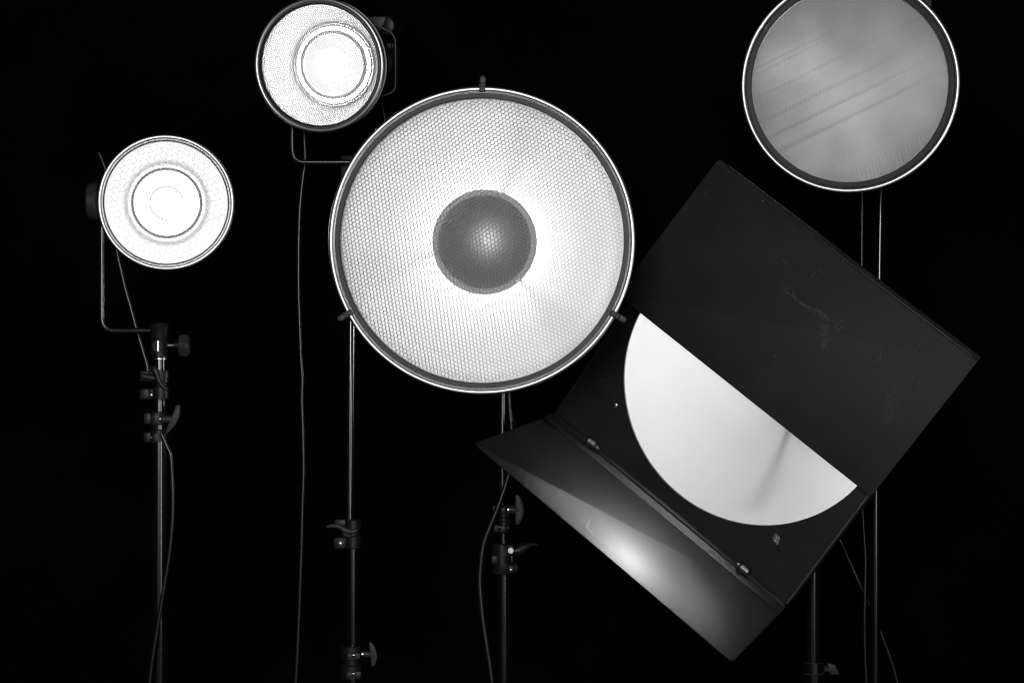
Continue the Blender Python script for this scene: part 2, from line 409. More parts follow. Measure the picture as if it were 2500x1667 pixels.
def diffuser(name, base, k):
    m = mat(name, base, .5, bump=.3, bscale=14); nt = m.node_tree; tr = nt.nodes.new('ShaderNodeBsdfTranslucent'); nz = nt.nodes.new('ShaderNodeTexNoise'); nz.inputs['Scale'].default_value = 9; nz.inputs['Detail'].default_value = 3
    rp = nt.nodes.new('ShaderNodeMapRange'); rp.inputs['From Min'].default_value = .3; rp.inputs['From Max'].default_value = .7; rp.inputs['To Min'].default_value = base*.6; rp.inputs['To Max'].default_value = base
    nt.links.new(nz.outputs['Fac'], rp.inputs['Value']); nt.links.new(rp.outputs[0], tr.inputs[0])
    tc_ = nt.nodes.new('ShaderNodeTexCoord'); nt.links.new(tc_.outputs['Object'], nz.inputs['Vector'])
    mx = nt.nodes.new('ShaderNodeMixShader'); mx.inputs[0].default_value = k
    nt.links.new(nt.nodes['Principled BSDF'].outputs[0], mx.inputs[1]); nt.links.new(tr.outputs[0], mx.inputs[2]); nt.links.new(mx.outputs[0], nt.nodes['Material Output'].inputs['Surface'])
    return m
M['disc'] = diffuser('frosted_inner_disc', 0.9, 0.65)
lamp_right()

# ---- square-fronted lamp with two barn doors
def barn():
    global LX, LY
    k = K
    c = (Vector((620.4*k, 229.6*k, ZC-112.7*k)))
    Rm = Matrix(((0.74151214, 0.51852535, -0.42578305), (-0.6079865, 0.7876781, -0.09957725), (0.28374666, 0.33270809, 0.89932928)))
    B = Matrix(((1, 0, 0), (0, 0, -1), (0, 1, 0)))          # drawing axes (right, up, to camera) -> world
    Rw = B @ Rm
    t = thing('barn_door_lamp', 'tilted square black lamp with a white round bowl and two barn doors', 'studio lamp', c, Rw.to_euler(), GL)
    camp = Vector((0, -CD, ZC)); inv = Rw.transposed()
    def uv(px, py, z=0.0, origin=None, axes=None):
        """where a sight line meets a plane of the lamp, in that plane's own units"""
        d = at(px, py, 0)-camp; o = inv@(camp-c)/k; dd = inv@d
        if origin is None:
            tt = (z-o.z)/dd.z; q = o+dd*tt; return q.x, q.y
        ex, ey = axes; n = ex.cross(ey); tt = (origin-o).dot(n)/dd.dot(n); q = o+dd*tt-origin
        return q.dot(ex), q.dot(ey)
    a, b, r = 394.0, 402.0, 361.5
    N = 180
    def ring(ox):       # points of the square outline hit by rays from the centre
        pts = []
        for i in range(N):
            th = 2*PI*i/N; cx, sy = math.cos(th), math.sin(th)
            q = min(a/abs(cx) if abs(cx) > 1e-6 else 1e9, b/abs(sy) if abs(sy) > 1e-6 else 1e9); pts.append((cx*q, sy*q))
        return pts
    pts = ring(0)
    for sx, sy in ((1, 1), (-1, 1), (-1, -1), (1, -1)):      # keep the corners sharp
        i = min(range(N), key=lambda i: (pts[i][0]-sx*a)**2+(pts[i][1]-sy*b)**2); pts[i] = (sx*a, sy*b)
    vs = []; fs = []
    for i in range(N):
        th = 2*PI*i/N; x, y = pts[i]
        vs += [(x, y, 0), (r*math.cos(th), r*math.sin(th), 0), (r*math.cos(th), r*math.sin(th), -8), (x, y, -8)]
    for i in range(N):
        j = (i+1) % N
        for m in range(4): n2 = (m+1) % 4; fs.append((i*4+m, j*4+m, j*4+n2, i*4+n2))
    mp = MB(); mp.add(vs, fs); mp.build('front_plate', DOORM['plate'], t)
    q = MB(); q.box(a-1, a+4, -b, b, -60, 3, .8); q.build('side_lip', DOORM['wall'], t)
    q = MB(); q.box(-a-4, -a+1, -b, b, -40, 3, .8); q.build('side_lip', DOORM['lip'], t)
    q = MB(); q.box(-a, a, -b-4, -b+1, -40, 26, .8); q.build('bottom_lip', DOORM['lip'], t)
    q = MB(); q.box(-a, a, b-1, b+4, -40, 12, .8); q.build('top_lip', DOORM['lip'], t)
    # bowl
    prof = [(r-.5, -3), (r+1, -9), (355, -50), (330, -106), (285, -156), (225, -194), (150, -219), (70, -230), (0, -232)]
    MB().revolve(prof+[(x+5 if x else 0, z-6) for x, z in prof[::-1]], 180).build('reflector_bowl', BOWLM, t)
    MB().revolve([(0, -244), (150, -232), (260, -190), (330, -125), (362, -60), (366, -50), (372, -50), (370, -85), (340, -155), (260, -230), (160, -275), (100, -285), (100, -460), (0, -460)], 96).build('housing', M['black'], t)
    # lamp inside the bowl, hidden behind the upper door
    LX, LY = uv(1962, 850, -146)
    px1, py1 = uv(1932, 1008, -195); dv = Vector((LX-px1, LY-py1)).normalized()
    q = MB(); c0 = Vector((LX, LY))-dv*15; c1 = Vector((LX, LY))+dv*150; L_ = (c1-c0).length; n_ = Vector((-dv.y, dv.x))
    vs = []; fs = []; prf = [(0, 0), (12, 3), (20, 11), (23, 24), (23, L_-24), (20, L_-11), (12, L_-3), (0, L_)]
    for i in range(24):
        th = 2*PI*i/24
        for rr_, t_ in prf:
            w_ = c0+dv*t_+n_*(rr_*math.cos(th)); vs.append((w_.x, w_.y, -146+rr_*math.sin(th)))
    for i in range(24):
        for j in range(7): fs.append((i*8+j, (i+1) % 24*8+j, (i+1) % 24*8+j+1, i*8+j+1))
    q.add(vs, fs); q.build('quartz_tube', mat('bulb_glow', .9, .4, emit=BARN_E), t)
        # a hidden post, added so that its soft shadow streaks the bowl
    x1, y1 = uv(1930, 1010, -195)
    MB().tube([(x1, y1, -222), (x1, y1, -170), (x1, y1, -122)], 7, n=12).build('shadow_post', M['plastic'], t)
    MB().cyl((LX, LY, -232), (LX, LY, -166), 26, 26, 32, 2).build('bulb_socket', M['white'], t)
    # screws and slots on the plate
    def screw(px, py, rr, name='plate_screw', slot=True):
        x, y = uv(px, py); q = MB(); q.revolve([(0, 3.2), (rr*.6, 3.0), (rr, 1.6), (rr, -1), (0, -1)], 24, c=(x, y, 0)); o = q.build(name, M['chrome'], t)
        if slot: MB().box(x-rr*.85, x+rr*.85, y-.6, y+.6, 2.6, 3.7, xf=lambda v: Vector((x, y, v.z))+Matrix.Rotation(.9, 3, 'Z')@Vector((v.x-x, v.y-y, 0))).build('slot', M['black_line'], o)
    screw(1502, 989, 6.5)
    x, y = uv(1896, 1313)
    q = MB(); q.revolve([(9.5, 1.5), (9.5, 4), (5.5, 4.5), (5.5, 1.5)], 28, c=(x, y, 0), closed=True); q.build('keyhole_washer', M['rim'], t)
    q = MB(); q.revolve([(0, 8), (3, 7), (4.6, 3.5), (4.6, 0), (0, 0)], 20, c=(x, y, 0)); q.build('keyhole_bolt', M['chrome'], t)
    xs, ys = uv(1902, 1347); d = Vector((xs-x, ys-y)).normalized(); n = Vector((-d.y, d.x))
    P0 = Vector((x, y))+d*9; P1 = Vector((xs, ys))
    q = MB(); q.add([(p.x, p.y, z) for z in (-.5, .5) for p in (P0+n*4, P0-n*4, P1-n*4, P1+n*4)], [(0, 1, 2, 3), (4, 7, 6, 5), (0, 4, 5, 1), (1, 5, 6, 2), (2, 6, 7, 3), (3, 7, 4, 0)]); q.build('keyhole_slot', M['black_line'], t)
    P0 = Vector((x, y))-d*13; P1 = Vector((x, y))+d*16
    q = MB(); q.add([(p.x, p.y, z) for z in (.6, 1.8) for p in (P0+n*3.5, P0-n*3.5, P1-n*3.5, P1+n*3.5)], [(0, 1, 2, 3), (4, 7, 6, 5), (0, 4, 5, 1), (1, 5, 6, 2), (2, 6, 7, 3), (3, 7, 4, 0)]); q.build('keyhole_tongue', M['rim'], t)
    # doors: local frame ex along the hinge, ey towards the free edge, ez = outer normal
    def door(sign, t_ang, W, Lh, Lf, zh, g, name, m, corner, fold, thick=3.0):
        ex = Vector((1, 0, 0)); ey = Vector((0, sign*math.cos(t_ang), math.sin(t_ang))); ez = ex.cross(ey)
        o = Vector((0, sign*(b+g), zh))
        e = bpy.data.objects.new(name, bpy.data.meshes.new(name))
        pts = [(-Lh, fold), (Lh, fold)]
        rc = corner
        def arc(cx, cy, a0, a1): return [(cx+rc*math.cos(math.radians(v)), cy+rc*math.sin(math.radians(v))) for v in np.linspace(a0, a1, 7)]
        pts += arc(Lf-rc, W-rc, 0, 90)+arc(-Lf+rc, W-rc, 90, 180)
        mb = MB(); mb.prism(pts, 0, thick, .5)
        ob = mb.build(name, m, t)
        ob.matrix_local = Matrix.Translation(o*k)@Matrix((ex, ey, ez)).transposed().to_4x4()
        return ob, o, ex, ey, ez
    up, o1, ex, ey, ez = door(1, math.radians(168.75), 432, 412.5, 412.7, 12, 12.6, 'upper_barn_door', DOORM['upper'], 13, 14)
    up['label'] = 'scratched dark upper door folded over the bowl'
    s1 = MB(); s1.add([(x, y, z) for x in (-412, 412) for y, z in ((14, .2), (0, 13), (1, 17), (14, 3))], [(0, 1, 2, 3), (7, 6, 5, 4), (0, 4, 5, 1), (1, 5, 6, 2), (2, 6, 7, 3), (3, 7, 4, 0)])
    s1.build('door_flange', DOORM['lip'], up)
    for px, py in ((1861, 490), (2056, 636), (2253, 784)):
        x, y = uv(px, py, origin=o1, axes=(ex, ey))
        q = MB()
        q.revolve([(0, -1.6), (3.4, -1.2), (4.6, -.2), (4.6, 1), (0, 1)], 20, c=(x, y, 0)) ; q.build('rivet', DOORM['lip'], up)
    lo_, o2, ex2, ey2, ez2 = door(-1, math.radians(83.84), 385, 400, 420, 12, 12.6, 'lower_barn_door', DOORM['lower'], 14, 0)
    lo_['label'] = 'satin black lower door with a bright patch of reflected light'
    q = MB(); q.add([(x, y, z) for x in (-402, 402) for y, z in ((7, -12), (36, -1), (36, 0), (7, -9))], [(0, 1, 2, 3), (7, 6, 5, 4), (0, 4, 5, 1), (1, 5, 6, 2), (2, 6, 7, 3), (3, 7, 4, 0)]); q.build('door_flange', DOORM['flange'], lo_)
    for px, py, sg in ((1435.5, 1095, 1), (1807, 1405, -1)):
        x, y = uv(px, py, origin=o2+ez2*0, axes=(ex2, ey2))
        e = MB()
        y = 10
        e.cyl((x-13, y, -20), (x+11, y, -20), 7.2, 7.2, 20, 1); 
        for i in range(5): e.torus(7.4, .9, 0, n=20, m=6, axis='x', c=(x-9+i*3.6, y, -20))
        e.build('hinge_spring', M['chrome'], lo_)
        e = MB(); e.cyl((x+sg*11, y, -20), (x+sg*19, y, -20), 5.5, 5.5, 6); e.cyl((x+sg*19, y, -20), (x+sg*25, y, -20), 3, 3, 12); e.build('hinge_nut', M['chrome'], lo_)
        e = MB(); e.box(x-17, x-13, y-11, y+11, -30, 0, 1); e.box(x+13, x+14.5, y-9, y+9, -28, 0, .5); e.build('hinge_bracket', M['black'], lo_)
    return t

def door_material(name, base, rough, scr, spec=0.5, n_dust=0.5, hair=0.6, metal=0.0):
    m = bpy.data.materials.new(name); m.use_nodes = True; nt = m.node_tree; b = nt.nodes['Principled BSDF']; L = nt.links.new
    def N(tp, **kw):
        n = nt.nodes.new(tp)
        for kk, v in kw.items(): setattr(n, kk, v)
        return n
    tc = N('ShaderNodeTexCoord')
    n1 = N('ShaderNodeTexNoise'); n1.inputs['Scale'].default_value = 5; n1.inputs['Detail'].default_value = 8; n1.inputs['Roughness'].default_value = .65
    L(tc.outputs['Object'], n1.inputs['Vector'])
    r1 = N('ShaderNodeMapRange'); r1.inputs['From Min'].default_value = .35; r1.inputs['From Max'].default_value = .8; r1.inputs['To Min'].default_value = 0; r1.inputs['To Max'].default_value = n_dust*base
    L(n1.outputs['Fac'], r1.inputs['Value'])
    # hairline wear: stretched ridges of noise, thresholded, only where the large noise is high
    mp = N('ShaderNodeMapping'); mp.inputs['Rotation'].default_value = (0, 0, .9); mp.inputs['Scale'].default_value = (160, 9, 9)
    L(tc.outputs['Object'], mp.inputs['Vector'])
    n2 = N('ShaderNodeTexNoise'); n2.inputs['Scale'].default_value = 1; n2.inputs['Detail'].default_value = 2; n2.inputs['Distortion'].default_value = 1.2
    L(mp.outputs['Vector'], n2.inputs['Vector'])
    r2 = N('ShaderNodeMapRange'); r2.inputs['From Min'].default_value = .70; r2.inputs['From Max'].default_value = .76; r2.inputs['To Min'].default_value = 0; r2.inputs['To Max'].default_value = hair*base
    L(n2.outputs['Fac'], r2.inputs['Value'])
    add = N('ShaderNodeMath', operation='ADD'); L(r1.outputs['Result'], add.inputs[0]); L(r2.outputs['Result'], add.inputs[1])
    tot = N('ShaderNodeMath', operation='ADD'); L(add.outputs[0], tot.inputs[0]); tot.inputs[1].default_value = base*(1-n_dust*.4)
    cur = tot
    sep = N('ShaderNodeSeparateXYZ'); L(tc.outputs['Object'], sep.inputs[0])
    cv0 = N('ShaderNodeCombineXYZ'); L(sep.outputs['X'], cv0.inputs['X']); L(sep.outputs['Y'], cv0.inputs['Y'])
    wn = N('ShaderNodeTexNoise'); wn.inputs['Scale'].default_value = 22; wn.inputs['Detail'].default_value = 5; L(tc.outputs['Object'], wn.inputs['Vector'])
    wm = N('ShaderNodeVectorMath', operation='MULTIPLY_ADD'); L(wn.outputs['Color'], wm.inputs[0]); wm.inputs[1].default_value = (.03, .03, 0); wm.inputs[2].default_value = (-.015, -.015, 0)
    cv = N('ShaderNodeVectorMath', operation='ADD'); L(cv0.outputs[0], cv.inputs[0]); L(wm.outputs[0], cv.inputs[1])
    n3 = N('ShaderNodeTexNoise'); n3.inputs['Scale'].default_value = 110; n3.inputs['Detail'].default_value = 6; n3.inputs['Roughness'].default_value = .7; L(tc.outputs['Object'], n3.inputs['Vector'])
    r3 = N('ShaderNodeMapRange'); r3.inputs['From Min'].default_value = .42; r3.inputs['From Max'].default_value = .62; L(n3.outputs['Fac'], r3.inputs['Value'])
    for (x0, y0, x1, y1, wd, st) in scr:      # single scratches and scuffs, each a worn stroke on the paint
        A = Vector((x0*K, y0*K, 0)); D = Vector(((x1-x0)*K, (y1-y0)*K, 0)); dd = max(D.dot(D), 1e-10)
        s1 = N('ShaderNodeVectorMath', operation='SUBTRACT'); L(cv.outputs[0], s1.inputs[0]); s1.inputs[1].default_value = A
        dt = N('ShaderNodeVectorMath', operation='DOT_PRODUCT'); L(s1.outputs[0], dt.inputs[0]); dt.inputs[1].default_value = D/dd
        cl = N('ShaderNodeClamp'); L(dt.outputs['Value'], cl.inputs['Value'])
        sl = N('ShaderNodeVectorMath', operation='SCALE'); sl.inputs[0].default_value = D; L(cl.outputs[0], sl.inputs['Scale'])
        ds = N('ShaderNodeVectorMath', operation='DISTANCE'); L(s1.outputs[0], ds.inputs[0]); L(sl.outputs[0], ds.inputs[1])
        mr = N('ShaderNodeMapRange', interpolation_type='SMOOTHSTEP'); mr.inputs['From Min'].default_value = 0; mr.inputs['From Max'].default_value = wd*K; mr.inputs['To Min'].default_value = st; mr.inputs['To Max'].default_value = 0
        L(ds.outputs['Value'], mr.inputs['Value'])
        mu = N('ShaderNodeMath', operation='MULTIPLY'); L(mr.outputs[0], mu.inputs[0]); L(r3.outputs[0], mu.inputs[1])
        ad = N('ShaderNodeMath', operation='ADD'); L(cur.outputs[0], ad.inputs[0]); L(mu.outputs[0], ad.inputs[1]); cur = ad
    L(cur.outputs[0], b.inputs['Base Color'])
    rr = N('ShaderNodeMapRange'); rr.inputs['To Min'].default_value = rough-.05; rr.inputs['To Max'].default_value = rough+.08; L(n1.outputs['Fac'], rr.inputs['Value']); L(rr.outputs[0], b.inputs['Roughness'])
    b.inputs['Specular IOR Level'].default_value = spec; b.inputs['Metallic'].default_value = metal
    return m
rs = random.Random(3)
# strokes in the door's own units: x along the hinge, y from the hinge to the free edge
scr = [(-60, 165, 50, 150, 1.6, 0.202), (50, 155, 95, 210, 22, 0.059), (-70, 160, 30, 160, 14, 0.037), (85, 130, 80, 150, 1.5, 0.151), (95, 135, 88, 160, 1.3, 0.134), (105, 150, 92, 168, 1.3, 0.134),
       (70, 120, 74, 150, 1.2, 0.118), (-120, 95, -104, 108, 2.0, 0.134), (-35, 0+60, -22, 66, 2.0, 0.168), (205, 110, 218, 140, 1.4, 0.134), (218, 140, 216, 165, 1.4, 0.118), (10, 300, 18, 325, 1.5, 0.134), (18, 325, 30, 338, 1.5, 0.118),
       (300, 130, 322, 150, 1.3, 0.101), (330, 120, 345, 160, 1.2, 0.101), (300, 190, 330, 250, 26, 0.030), (270, 200, 300, 210, 1.3, 0.101), (-180, 210, -160, 222, 1.5, 0.084), (350, 230, 360, 262, 1.2, 0.084), (230, 230, 250, 226, 1.2, 0.084), (120, 60, 170, 66, 1.2, 0.084)]
DOORM = dict(upper=door_material('scratched_door_paint', 0.032, 0.55, scr, 0.35, .8, 1.2),
             lower=door_material('satin_door_paint', 0.13, 0.345, [(-90, 300, -60, 345, 3, .3), (-60, 335, -45, 352, 2.5, .3), (-100, 320, -85, 335, 2, .25), (40, 20, 70, 24, 2, .1), (-200, 250, -180, 300, 12, .05), (180, 200, 210, 215, 1.5, .12), (260, 300, 262, 330, 1.5, .1)], 0.5, .15, 0, metal=.9),
             plate=door_material('plate_paint', 0.03, 0.5, [(-340, -250, -330, -240, 4, .1), (-345, -262, -332, -262, 3, .06)], 0.4, .9, .3),
             wall=mat('lightened_side_wall', 0.13, 0.5, 0.0, 0.5, var=0.3, vscale=30), flange=mat('flange_paint', 0.02, 0.5, var=.3, vscale=30), lip=mat('worn_black_lip', 0.05, 0.42, 0.0, 0.5, var=0.35, vscale=30))  # wall: lighter base stands in for side light on the right lip
BOWLM = mat('matt_white_bowl', 0.82, 0.6, 0.0, 0.2, bump=0.0)
LX, LY = 62.0, 95.0
BARN_E = 86.0; BARN_P = 6.0
barn()

# ------------------------------------------------------------------ light stands
class Stand:
    def __init__(s, px, Y, label):
        s.Y = Y; s.k = (CD+Y)/CD*K; b = at(px, 833.5, Y); s.px = px
        s.t = thing('light_stand', label, 'light stand', (b.x, Y, 0), (PI/2, 0, 0), 'black light stands')
        s.t.scale = (s.k/K,)*3
    def P(s, px, py, d=0.0): return (px-s.px, ZC/s.k+(833.5-py), d)
    def yb(s, py): return ZC/s.k+(833.5-py)
    def mk(s, name, mb, m, parent=None): return mb.build(name, m, parent or s.t)
    def pole(s, x, py0, py1, r, name='pole_tube'):
        mb = MB(); mb.cyl(s.P(x[0], py1), s.P(x[1], py0), r, r, 32, 1); return s.mk(name, mb, M['pole'])
    def feet(s, r, d):
        mb = MB(); h = 620
        for a in (90+d, 210+d, 330+d):
            c, n = math.cos(math.radians(a)), math.sin(math.radians(a))
            mb.tube([(c*r, h, n*r), (c*520, 14, n*520)], 12, n=12, smooth=False)
        mb.cyl((0, h-30, 0), (0, h+30, 0), r+12, r+12, 24, 3)
        s.mk('tripod_legs', mb, M['pole'])
    def collar(s, x, y0, y1, r, waist=.82, name='clamp_collar'):
        t, b = s.yb(y0), s.yb(y1); h = t-b
        pr = [(0, t), (r-2, t), (r, t-2), (r, t-h*.40), (r*waist, t-h*.44), (r*waist, t-h*.56), (r, t-h*.6), (r, b+2), (r-2, b), (0, b)]
        mb = MB(); mb.revolve(pr, 40, axis='y', c=(x-s.px, 0, 0)); return s.mk(name, mb, M['plastic'])
    def lug(s, x0, x1, y0, y1, d0, d1, parent=None, m='plastic', bev=3):
        mb = MB(); a = s.P(x0, y1); b = s.P(x1, y0); mb.box(a[0], b[0], a[1], b[1], d0, d1, bev); return s.mk('clamp_lug', mb, M[m], parent)
    def bolt(s, x, y, r, d, parent=None, n=20, name='bolt'):
        c = s.P(x, y, 0); mb = MB()
        if n == 6:
            mb.cyl((c[0], c[1], d-3), (c[0], c[1], d+3), r, r, 6, .8); mb.cyl((c[0], c[1], d-4), (c[0], c[1], d-1), r*1.4, r*1.4, 24, .5)
        else: mb.revolve([(0, d+3), (r*.7, d+2.2), (r, d), (r, d-4), (0, d-4)], 20, c=(c[0], c[1], 0))
        return s.mk(name, mb, M['chrome'], parent)
    def hbolt(s, x0, x1, y, r, d=0, m='chrome', name='bolt', parent=None, thread=False):
        a, b = s.P(x0, y, d), s.P(x1, y, d); mb = MB(); mb.cyl(a, b, r, r, 24, .8)
        if thread:
            n = int((x1-x0)/2.6)
            for i in range(n): mb.torus(r, .8, 0, n=20, m=6, axis='x', c=(a[0]+1+i*2.6, a[1], a[2]))
        return s.mk(name, mb, M[m], parent)
    def wing(s, x0, xt, y, h, tw, skew=0, d=0.0):
        """T-shaped wing handle: washer, tapering hub, curved bar"""
        a = s.P(x0, y, d); yy = a[1]; X0 = a[0]; X1 = X0+(xt-x0)
        sg = 1 if xt > x0 else -1
        mb = MB(); mb.cyl((X0, yy, d), (X0+sg*6, yy, d), h*.30, h*.30, 28, 1.2); s.mk('washer', mb, M['chrome'])
        pr = [(0, X0+sg*6), (h*.27, X0+sg*6), (h*.28, X0+sg*14), (h*.24, X0+(X1-X0)*.6), (h*.12, X0+(X1-X0)*.9), (0, X1)]
        mb = MB(); mb.revolve(pr, 28, axis='x', c=(0, yy, d))
        H = h; outl = []
        for i in range(9):
            v = -1+2*i/8; outl.append((X1+sg*(-0.0-tw*.55*v*v)+skew*v, yy+v*H))
        for i in range(9):
            v = 1-2*i/8; outl.append((X1-sg*(tw*.95-tw*.0*v*v)+skew*v, yy+v*H))
        mb.prism(outl, d-7, d+7, 1.8); s.mk('wing_handle', mb, M['greyplastic'])
    def lever(s, pts, rad, d=22, m='plastic', flat=.6):
        mb = MB(); mb.tube([s.P(x, y, d) for x, y in pts], rad, n=14, flat=flat); s.mk('clamp_lever', mb, M[m])

# stand 1, under the left lamp
s1 = Stand(389, 0.17, 'leftmost stand, with a silver slotted socket, round knob and stacked clamps')
s1.pole((389, 389), 870, 1010, 16); s1.pole((389, 389), 975, 1090, 17); s1.pole((387, 389), 1075, 2700, 20.5); s1.feet(20, 10)
mb = MB(); t0 = s1.yb(786)
mb.revolve([(0, t0), (14, t0), (21, t0-3), (24, t0-11), (22, t0-14), (22, t0-84), (20, t0-86), (0, t0-86)], 48, axis='y'); so = s1.mk('lamp_socket', mb, M['plastic'])
mb = MB(); c = s1.P(388.5, 844, 0); mb.revolve([(0, 22.6), (13, 22.6), (15, 21), (15, 17), (0, 17)], 32, c=(c[0], c[1], 0)); s1.mk('round_window', mb, M['black'], so)
mb = MB(); mb.cyl(s1.P(388.5, 858, 17), s1.P(388.5, 831, 17), 7.2, 7.2, 20, 1); s1.mk('spigot', mb, M['chrome'], so)
mb = MB(); c = s1.P(389, 875, 0); mb.cyl((c[0], c[1]-3, 0), (c[0], c[1]+2, 0), 18, 18, 32, 1); s1.mk('socket_ring', mb, M['chrome'])
s1.hbolt(409, 428, 843, 4.5, thread=True)
s1.hbolt(426, 440, 843, 10, m='plastic', name='knob_neck')
mb = MB(); a, b = s1.P(438, 843), s1.P(461, 843)
n = 20; pr = []
mb.cyl(a, b, 25, 25, 40, 2.0)
for i in range(n):
    th = 2*PI*i/n; mb.cyl((a[0]+2, a[1]+24.5*math.cos(th), 24.5*math.sin(th)), (b[0]-2, b[1]+24.5*math.cos(th), 24.5*math.sin(th)), 2.2, 2.2, 8)
s1.mk('socket_knob', mb, M['greyplastic'])
co = s1.collar(392, 903, 974, 20, .8)
s1.lug(343, 366, 905, 930, -8, 14); s1.lug(362, 388, 905, 932, -10, 10)
s1.lug(343, 366, 948, 975, -8, 14); s1.lug(362, 384, 948, 974, -10, 10)
s1.bolt(371, 964, 5, 14)
s1.lever([(366, 897), (380, 901), (388, 918), (392, 930), (402, 944), (412, 950)], [4, 9, 8, 7, 5, 3], 22)
s1.lever([(352, 918), (370, 921), (390, 924)], [9, 8, 6], 14)
co = s1.collar(387, 1004, 1081, 21, .8)
s1.lug(353, 371, 1007, 1035, -8, 16); s1.lug(373, 391, 1007, 1037, -6, 22)
s1.lug(353, 371, 1054, 1080, -8, 16); s1.lug(375, 390, 1055, 1080, -6, 22)
s1.bolt(373, 1067, 2.6, 17); s1.bolt(397.5, 1067.5, 3.0, 17); s1.bolt(372, 1021, 2, 17)
s1.wing(392, 438, 1022, 34, 20, skew=14, d=14)

# stand 2, under the top lamp
s2 = Stand(859.5, 0.30, 'stand left of the big dish with lever clamp halfway and wing knob low down')
s2.pole((853, 859.5), 390, 1280, 11.5); s2.lug(832, 872, 380, 450, -20, 20, bev=6); s2.pole((860.5, 860.5), 1320, 1610, 14.0); s2.pole((860.5, 860.5), 1640, 2700, 17.5); s2.feet(17, 40)
s2.collar(862, 1267, 1337, 20, .74)
s2.lug(815, 846, 1310, 1338, -10, 12, bev=4); s2.lug(824, 842, 1313, 1336, 6, 16, m='greyplastic')
s2.lug(816, 850, 1266, 1288, -16, 6, bev=4)
s2.bolt(832, 1325, 5.5, 17)
s2.lever([(799, 1283), (815, 1281), (832, 1284), (842, 1290), (856, 1295), (874, 1292)], [3.5, 5, 5.5, 7, 7, 4], 24, m='greyplastic')
s2.lever([(838, 1286), (845, 1304), (860, 1308)], [7, 8, 4], 12)
s2.collar(858, 1574, 1656, 25, .80)
s2.lug(849, 863, 1590, 1603, 10, 30, m='greyplastic', bev=2); s2.lug(867, 881, 1589, 1603, 10, 30, m='greyplastic', bev=2)
s2.lug(848, 863, 1635, 1648, 10, 30, m='greyplastic', bev=2); s2.lug(868, 883, 1634, 1648, 10, 30, m='greyplastic', bev=2)
s2.hbolt(862, 869, 1594, 3.0, 27); s2.hbolt(862, 869, 1639, 3.0, 27)
s2.wing(884, 922, 1593, 29, 18, skew=-3, d=18)

# stand 3, under the big dish
s3 = Stand(1227, 0.42, 'stand under the big dish, wing knob above a C-shaped clamp')
s3.pole((1227, 1227), 700, 1260, 15); s3.pole((1228, 1228), 1290, 1335, 10); s3.pole((1229, 1229), 1390, 2700, 17.5); s3.feet(17, 70)
s3.collar(1230, 1232, 1300, 17, .8)
s3.lug(1221, 1236, 1235, 1253, 8, 26, bev=2.5); s3.lug(1203, 1218, 1278, 1298, -4, 20); s3.lug(1221, 1236, 1279, 1298, 4, 26, bev=2.5)
s3.lug(1202, 1218, 1233, 1256, -4, 18)
s3.bolt(1219, 1285, 3, 20); s3.bolt(1240, 1286, 3, 20)
s3.wing(1238, 1279, 1242, 36, 22, skew=0, d=18)
mb = MB(); t0 = s3.yb(1325); c = s3.P(1226, 0, 0)[0]
# the C-shaped clamp body
bm_ = MB(); bm_.revolve([(0, t0), (24, t0), (27, t0-3), (27, t0-28), (27, t0-30)]+[(0, t0-30)], 44, axis='y', c=(c, 0, 0))
bm_.revolve([(0, t0-48), (27, t0-48), (27, t0-71), (25, t0-75), (0, t0-75)], 44, axis='y', c=(c, 0, 0))
bm_.revolve([(0, t0-30), (20, t0-30), (20, t0-48), (0, t0-48)], 44, axis='y', c=(c, 0, 0))
bm_.box(c-27, c-10, t0-50, t0-28, -20, 22, 3)
cl = s3.mk('clamp_body', bm_, M['plastic'])
s3.lug(1235, 1257, 1327, 1354, -4, 24, bev=6); s3.lug(1235, 1266, 1373, 1398, -8, 16, bev=8); s3.lug(1238, 1257, 1375, 1398, 0, 26, bev=6)
s3.bolt(1247, 1341, 5.2, 26, n=6); s3.bolt(1247, 1387.5, 4.6, 28)
s3.lug(1247, 1252, 1356, 1371, 6, 12, m='greyplastic', bev=1)
s3.lever([(1256, 1344), (1268, 1341), (1282, 1334), (1296, 1328), (1311, 1328)], [13, 13, 11, 6, 3], 8, flat=.9)
mb = MB()
for x, y, r in ((1272, 1339, 13.5), (1277, 1337, 13.0)):
    q = s3.P(x, y, 8); 
    V0 = MB(); V0.torus(r, 1.4, 0, n=24, m=6, axis='x'); R_ = Matrix.Rotation(math.radians(20), 3, 'Z')
    mb.add([R_@Vector(v)+Vector(q) for v in V0.v], V0.f)
s3.mk('lever_ribs', mb, M['greyplastic'])

# stand 4, carrying the top right lamp
s4 = Stand(2137, 0.75, 'slim plain stand below the top right lamp, passing behind the barn doors')
s4.pole((2137, 2152), 380, 1230, 7.5, 'upper_pole'); s4.pole((2137, 2137), 1190, 2700, 12.5); s4.feet(13, 20)

# stand 5, carrying the barn door lamp
s5 = Stand(1985, 0.72, 'thick stand rising behind the corner of the barn door lamp, collar near the bottom edge')
s5.pole((1984, 1984), 1000, 1630, 20.5); s5.feet(24, 50)
mb = MB(); t0 = s5.yb(1616)
mb.revolve([(0, t0-4), (20, t0-3), (22, t0), (25, t0), (25.5, t0-24), (28, t0-27), (28.5, t0-1100), (0, t0-1100)], 48, axis='y', c=(1.5, 0, 0)); s5.mk('lower_tube', mb, M['pole'])
mb = MB(); mb.torus(26.5, 1.6, t0-25, n=48, m=8, axis='y', c=(1.5, 0, 0)); mb.torus(23.5, 1.4, t0, n=48, m=8, axis='y', c=(1.5, 0, 0)); s5.mk('collar_ring', mb, M['greyplastic'])
mb = MB(); a = s5.P(2010, 1629, 8); b = s5.P(2040, 1636, 8); mb.cyl(a, b, 8, 6, 16, 1)
